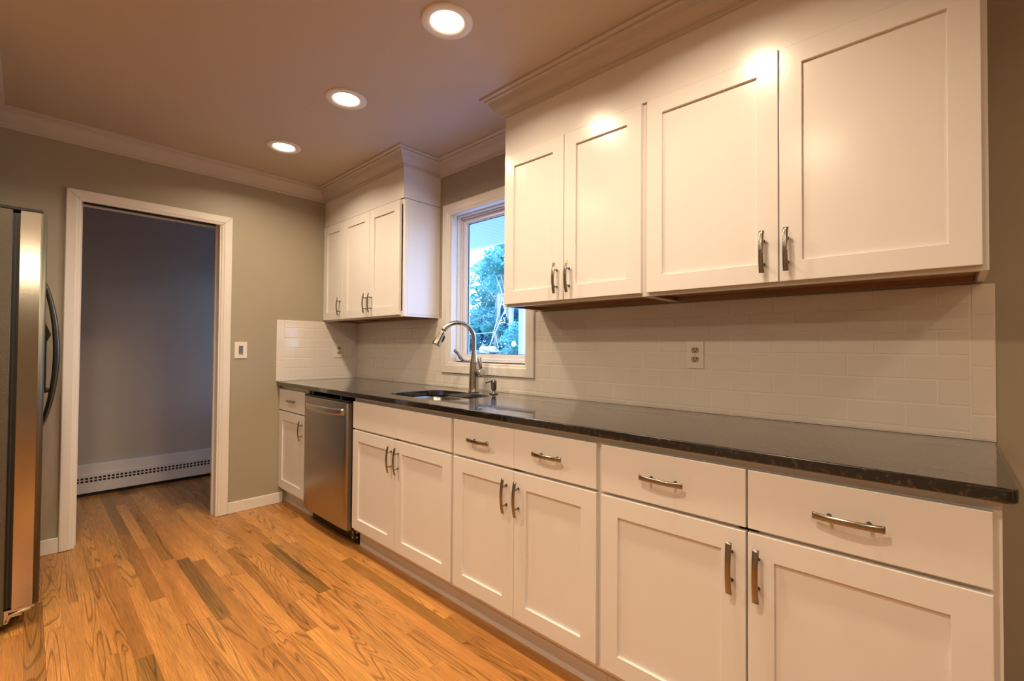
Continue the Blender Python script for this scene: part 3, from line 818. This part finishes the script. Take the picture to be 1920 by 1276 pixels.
# ------------------------------------------------------------------ outlets and switch
def outlet(name, label, plate, face, group=None, kind='outlet'):
    """face(u,z,h): u along the wall, h off the wall"""
    u0, u1, z0, z1 = plate
    def fb(bm, a, c, d, e, h0, h1):
        vs = []
        for h in (h0, h1):
            i = .0012 if h == h1 else 0
            vs.append([bm.verts.new(face(u, z, h)) for u, z in ((a+i, d+i), (c-i, d+i), (c-i, e-i), (a+i, e-i))])
        for k in range(4): bm.faces.new((vs[0][k], vs[0][(k+1) % 4], vs[1][(k+1) % 4], vs[1][k]))
        bm.faces.new(vs[1]); bm.faces.new(vs[0][::-1])
    t = thing(name, label, 'outlet' if kind != 'switch' else 'light switch', face((u0+u1)/2, z0, 0), group)
    bm = newb(); fb(bm, u0, u1, z0, z1, 0, .005); obj('cover_plate', bm, M['plate'], t)
    cu, cz = (u0+u1)/2, (z0+z1)/2
    if kind == 'outlet' :
        for dz_ in (-.0195, .0195):
            bm = newb(); rr = []
            for h in (.0051, .0062):
                ring = []
                for k in range(28):
                    a = 2*PI*k/28; z_ = max(-.0120, min(.0120, .0165*math.sin(a)))
                    ring.append(bm.verts.new(face(cu+.0165*math.cos(a), cz+dz_+z_, h)))
                rr.append(ring)
            for k in range(28): bm.faces.new((rr[0][k], rr[0][(k+1) % 28], rr[1][(k+1) % 28], rr[1][k]))
            bm.faces.new(rr[1]); rc = obj('receptacle', bm, M['recept'], t)
            bm = newb()
            fb(bm, cu-.0078, cu-.0050, cz+dz_-.001, cz+dz_+.0085, .0062, .0067); fb(bm, cu+.0050, cu+.0078, cz+dz_-.001, cz+dz_+.0085, .0062, .0067)
            fb(bm, cu-.0028, cu+.0028, cz+dz_-.0095, cz+dz_-.0045, .0062, .0067); obj('slots', bm, M['dark'], rc)
        bm = newb(); fb(bm, cu-.003, cu+.003, cz-.003, cz+.003, .005, .0058); obj('screw', bm, M['hinge'], t)
    if kind == 'blank':
        for dz_ in (-.042, .042):
            bm = newb(); fb(bm, cu-.003, cu+.003, cz+dz_-.003, cz+dz_+.003, .005, .0058); obj('screw', bm, M['recept'], t)
    if kind == 'switch':
        bm = newb(); fb(bm, cu-.014, cu+.014, cz-.031, cz+.032, .005, .0062); sw = obj('rocker', bm, M['grey'], t)
        bm = newb(); fb(bm, cu-.013, cu+.013, cz-.030, cz-.022, .0062, .009); obj('slider', bm, M['hinge'], sw)
tw = lambda u, z, h: (u, -.0088-h, z)
fw = lambda u, z, h: (.0088+h, u, z)
outlet('wall_outlet', 'white duplex outlet on the tile under the near wall cabinets', (2.871, 2.943, 1.098, 1.213), tw)
outlet('wall_outlet', 'white duplex outlet on the far wall tile beside the blank plate', (-.206, -.136, 1.090, 1.205), fw)
outlet('blank_plate', 'plain white blank cover plate in the far tiled corner', (-.1355, -.060, 1.090, 1.205), fw, kind='blank')
outlet('light_switch', 'white dimmer switch plate with grey rocker right of the doorway', (-.938, -.857, 1.090, 1.208), lambda u, z, h: (.0005+h, u, z), kind='switch')

# ------------------------------------------------------------------ recessed ceiling lights
lamps = [(.6412, -.856, 10, 'small recessed ceiling light farthest from the camera, nearest the far wall'),
         (1.4667, -.856, 10, 'recessed ceiling light in the middle of the three in the row'),
         (2.2845, -.856, 10, 'recessed ceiling light nearest the camera at the top of the photo'),
         (3.10, -.856, 10, 'recessed ceiling light over the near wall cabinets, outside the photo'),
         (4.7, -.856, 5, 'added recessed ceiling light behind the camera near the window wall'),  # unseen lamp, added for more light from behind
         (1.4667, -1.95, 15, 'recessed ceiling light just beyond the top left of the photo'),
         (3.10, -1.95, 15, 'recessed ceiling light above the camera'),
         (2.3, -2.95, 12, 'added recessed ceiling light in the open side of the room, beside the fridge wall'),  # added to light the open side of the room
         (4.2, -2.95, 15, 'added recessed ceiling light in the open side of the room, behind the camera'),  # unseen, added to light the room from behind the camera
         (6.3, -2.95, 12, 'added recessed ceiling light in the open side of the room, farthest behind the camera')]  # added unseen lamp, brightens the far end
proto = None
for i, (x, y, watt, lab) in enumerate(lamps):
    z = CEIL
    if proto is None:
        root = thing('ceiling_light', lab, 'ceiling light', (x, y, z), 'recessed ceiling lights')
        bm = newb(); lathe(bm, [(.101, -.0004), (.1, -.004), (.094, -.0075), (.082, -.009), (.070, -.0075), (.0625, -.003), (.0615, -.0005)], (x, y, z), 56); a = obj('trim_ring', bm, M['trimw'], root)
        bm = newb(); lathe(bm, [(0, -.0045), (.03, -.0043), (.05, -.0036), (.0605, -.002), (.0605, -.0005)], (x, y, z), 48); c = obj('lens', bm, M['lens'], root)
        proto = (root, a, c)
    else:
        r0, a, c = proto
        root = r0.copy(); COL.objects.link(root); root.location = (x, y, z); root['label'] = lab
        for ch in (a, c):
            k = ch.copy(); COL.objects.link(k); k.parent = root; k.matrix_parent_inverse = ch.matrix_parent_inverse.copy()
    ld = bpy.data.lights.new('lamp', 'AREA'); ld.shape = 'DISK'; ld.size = .112; ld.energy = watt; ld.color = (1, .785, .53); ld.spread = math.radians(152)
    lo = bpy.data.objects.new('lamp_light', ld); COL.objects.link(lo); lo.location = (x, y, z-.008)

pl_ = thing('added_pendant_light', 'added warm globe lamp behind the camera, for a highlight on the refrigerator', 'added light', (6.0, -1.95, CEIL))  # unseen lamp, added so the refrigerator side catches a highlight
M['globe'] = emis('added_pendant_globe', (1, .80, .52), 70)
b = newb(); lathe(b, [(0, 0), (.06, 0), (.06, -.02), (.012, -.03), (.004, -.04), (.004, -.235), (.03, -.245), (.03, -.265), (0, -.265)], (6.0, -1.95, CEIL), 24); obj('canopy_and_cord', b, M['hinge'], pl_)
b = newb(); bmesh.ops.create_uvsphere(b, u_segments=24, v_segments=14, radius=.075)
for f_ in b.faces: f_.smooth = True
bmesh.ops.translate(b, verts=b.verts[:], vec=(6.0, -1.95, 2.10)); obj('added_lamp_globe', b, M['globe'], pl_)

# ------------------------------------------------------------------ outside
def gz(y):
    k = max(0, min(1, (y-3.2)/4.6)); k = k*k*(3-2*k)
    return -.35+1.30*k
b = newb(); ys = [2.3+.35*i for i in range(18)]+[10, 14, 20, 35, 80]; xs = [-60, -30, -20, -14, -10, -7, -4, -1, 3, 8, 20, 40]
gr = [[b.verts.new((x, y, gz(y))) for x in xs] for y in ys]
for i in range(len(ys)-1):
    for k in range(len(xs)-1):
        f_ = b.faces.new((gr[i][k], gr[i][k+1], gr[i+1][k+1], gr[i+1][k])); f_.smooth = True
struct('ground_lawn', b, M['grass'])
b = newb(); box(b, -1.9, 4.5, .13, 2.3, -.25, -.1); struct('porch_deck', b, M['extwhite'])
b = newb(); box(b, -4.5, 7, .125, 1.985, 2.45, 2.48); struct('porch_soffit', b, M['soffit'])
b = newb(); box(b, -4.5, 7, 1.985, 2.0, 2.438, 2.62); struct('porch_fascia', b, M['extwhite'])
pp = thing('porch_post', 'white square porch post outside, at the right edge of the window', 'post', (.175, 1.9, -.1))
bx('shaft', (.150, .212, 1.865, 1.935, -.1, 2.449), M['extwhite'], pp, bev=.004)
bx('base', (.13, .232, 1.845, 1.955, -.1, .02), M['extwhite'], pp, bev=.004)
gl = thing('garden_lamp', 'small white globe garden lamp on a dark pole among the bushes', 'garden lamp', (-4.29, 6.5, gz(6.5)))
b = newb(); cyl(b, (-4.29, 6.5, gz(6.5)), (-4.29, 6.5, 1.20), .018, .014, 12); obj('pole', b, M['dark'], gl)
b = newb(); lathe(b, [(0, 0), (.03, .01), (.055, .04), (.062, .08), (.045, .13), (.02, .15), (0, .155)], (-4.29, 6.5, 1.20), 20); obj('globe', b, M['extwhite'], gl)
b = newb(); bmesh.ops.create_icosphere(b, subdivisions=4, radius=1)
for v in b.verts:
    p = v.co; k = 1+.20*math.sin(3.1*p.x+1)*math.sin(2.3*p.y)+.12*math.sin(6*p.z+4*p.x)
    v.co = Vector((-8.1+p.x*.36*k, 9.3+p.y*.25*k, max(.94, 1.08+p.z*.15*k+(.28*max(0, -p.x-.5) if p.z > 0 else 0))))
for f_ in b.faces: f_.smooth = True
o = obj('garden_boulder', b, M['rock']); tag(o, 'pale boulder on the lawn low in the window view', 'boulder')
def rope(a, c, lab, r=.009):
    b = newb(); cyl(b, a, c, r, n=8); o = obj('guy_rope', b, M['rope']); tag(o, lab, 'rope', 'ropes slanting across the garden')
rope((-5.945, 7.10, .78), (-5.30, 7.10, 2.55), 'left one of two pale ropes slanting across the garden view')
rope((-5.99, 7.02, .78), (-4.95, 7.02, 2.50), 'right one of two pale ropes slanting across the garden view')
b = newb(); tube(b, [(-9.2, 8.0, gz(8)), (-8.9, 8.0, 1.56), (-6.5, 8.0, 1.66), (-6.3, 8.0, gz(8))], .006, 8); o = obj('guy_rope', b, M['rope']); tag(o, 'thin pale line strung almost level across the garden', 'rope', 'ropes slanting across the garden')

def leaf_cloud(bm, blobs, n, size):
    for i in range(n):
        c, r = random.choice(blobs)
        while True:
            p = Vector((random.uniform(-1, 1), random.uniform(-1, 1), random.uniform(-1, 1)))
            if p.length < 1: break
        p = p.normalized()*p.length**.45
        q = Vector(c)+Vector((p.x*r[0], p.y*r[1], p.z*r[2]))
        if q.z < gz(q.y)+.02 or q.y < 3.2: continue
        s_ = size*random.uniform(.6, 1.4)
        a = Vector((random.gauss(0, 1), random.gauss(0, 1), random.gauss(0, .6))).normalized()
        w = a.orthogonal().normalized(); w = Matrix.Rotation(random.uniform(0, 6.28), 3, a) @ w; nn = a.cross(w)
        vs = [bm.verts.new(q+a*s_), bm.verts.new(q+w*s_*.42+nn*s_*.1), bm.verts.new(q-a*s_), bm.verts.new(q-w*s_*.42+nn*s_*.1)]
        bm.faces.new((vs[0], vs[1], vs[2])); bm.faces.new((vs[0], vs[2], vs[3]))
def tree(x, y, h, r, lab, m, lean=0, n=5200, size=.11, low=.35, fork=False):
    GZ = gz(y)
    t = thing('garden_tree', lab, 'tree', (x, y, GZ), 'trees beyond the window')
    b = newb(); top = Vector((x+lean, y, GZ+h*.75))
    base = Vector((x, y, GZ))
    mid = base.lerp(top, .45)+Vector((.15, 0, 0))
    tube(b, [base, mid, top], [.11, .08, .04], 12)
    blobs = []
    for k in range(13):
        a = random.uniform(0, 2*PI); rr = r*random.uniform(.2, .8); z = GZ+h*random.uniform(low, .98)
        c = Vector((x+lean*.6+rr*math.cos(a), y+rr*math.sin(a)*.8, z))
        k2 = random.uniform(.35, .6)
        blobs.append((c, (r*k2, r*k2, r*k2*.55)))
        st = base.lerp(top, random.uniform(.35, .9))
        tube(b, [st, st.lerp(c, .5)+Vector((0, 0, .1)), c], [.05, .03, .012], 7)
    obj('trunk', b, M['bark'], t)
    b = newb(); leaf_cloud(b, blobs, n, size); obj('foliage', b, m, t)
tree(-7.15, 9.4, 4.6, 1.15, 'pale barked tree right of centre in the window view', M['leafA'], lean=-.35, low=.42, n=5200, size=.08)
tree(-10.15, 11.6, 6.4, 1.45, 'light teal leafy tree at the left of the window view', M['leafA'], lean=.1, low=.12, n=7000, size=.085)
tree(-13.0, 15.6, 5.2, 1.9, 'dark tree behind on the left of the window view', M['leafB'], low=.08, n=8000, size=.12)
tree(-8.8, 14.6, 4.8, 1.9, 'dark tree standing behind the pale barked tree', M['leafB'], low=.08, n=8000, size=.12)
tree(-11.6, 20.5, 5.6, 2.2, 'tall dark tree farthest from the house', M['leafB'], low=.08, n=8000, size=.15)
tree(-3.6, 10.0, 5.0, 1.5, 'light green tree hidden behind the porch post', M['leafA'], low=.12, n=4200)
tree(1.8, 11.5, 5.4, 2.0, 'dark green tree to the right, beyond the porch post', M['leafB'], low=.12, n=4500, size=.13)
def shrub(x, y, r, h, lab, m, n=2200):
    GZ = gz(y)
    b = newb(); blobs = [((x+random.uniform(-.5, .5)*r, y+random.uniform(-.4, .4)*r, GZ+h*random.uniform(.25, .75)), (r*.6, r*.6, h*.38)) for _ in range(6)]
    leaf_cloud(b, blobs, n, .07)
    for _ in range(5):
        a = random.uniform(0, 6.28); cyl(b, (x, y, GZ), (x+r*.5*math.cos(a), y+r*.5*math.sin(a), GZ+h*.6), .015, .006, 6)
    o = obj('garden_shrub', b, m); tag(o, lab, 'shrub', 'shrubs beyond the window')
shrub(-5.35, 8.0, .75, 1.0, 'bright low shrub beside the garden lamp', M['leafA'])
shrub(-9.6, 9.4, .8, .9, 'dark round shrub left of the pale boulder', M['leafB'])
shrub(-8.3, 11.6, .9, 1.3, 'dark spreading shrub behind the pale boulder', M['leafB'], 3000)
shrub(-3.4, 8.0, .7, .9, 'light shrub right of the garden lamp', M['leafA'])
shrub(-12.75, 13.0, 1.05, 2.3, 'tall dark hedge bush at the left edge of the window view', M['leafB'], 5200)
shrub(-11.1, 14.0, .5, 2.0, 'dark hedge bush in the middle distance behind the trees', M['leafB'], 5200)
shrub(.2, 8.0, 1.0, 1.6, 'teal shrub beyond the porch post', M['leafA'])

# ------------------------------------------------------------------ world, sun
w = bpy.data.worlds.new('World'); S.world = w; w.use_nodes = True
nt = w.node_tree; bg = nt.nodes['Background']
tc = N(nt, 'ShaderNodeTexCoord'); sp = N(nt, 'ShaderNodeSeparateXYZ'); L(nt, tc.outputs['Generated'], sp.inputs[0])
rp = N(nt, 'ShaderNodeValToRGB'); e = rp.color_ramp.elements
e[0].position = 0; e[0].color = (.34, .50, .85, 1); e[1].position = .55; e[1].color = (.28, .46, 1, 1)
q = e.new(.08); q.color = (.46, .64, 1, 1)
L(nt, sp.outputs[2], rp.inputs[0]); L(nt, rp.outputs[0], bg.inputs[0]); bg.inputs[1].default_value = 8.5
sl = bpy.data.lights.new('sun', 'SUN'); sl.energy = 3; sl.angle = math.radians(2); sl.color = (1, .97, .92)
so = bpy.data.objects.new('sun', sl); COL.objects.link(so); so.rotation_euler = (math.radians(38), 0, math.radians(-35))

# ------------------------------------------------------------------ camera
r = Vector((0.72465524, 0.68907431, 0.00716784)); u = Vector((0.0059203, -0.0166265, 0.99984424)); f = Vector((-0.68908616, 0.72449993, 0.01612801))
cd = bpy.data.cameras.new('camera'); cd.sensor_width = 36; cd.sensor_fit = 'HORIZONTAL'; cd.lens = 865.95*36/1920; cd.clip_start = .05; cd.clip_end = 300
co = bpy.data.objects.new('camera', cd); COL.objects.link(co)
mw = Matrix((( r.x, u.x, -f.x, 3.68929), (r.y, u.y, -f.y, -1.95677), (r.z, u.z, -f.z, 1.178626), (0, 0, 0, 1)))
co.matrix_world = mw; S.camera = co
S.view_settings.view_transform = 'Standard'; S.view_settings.look = 'None'; S.view_settings.gamma = 1; S.view_settings.use_curve_mapping = False
S.view_settings.exposure = 0.0
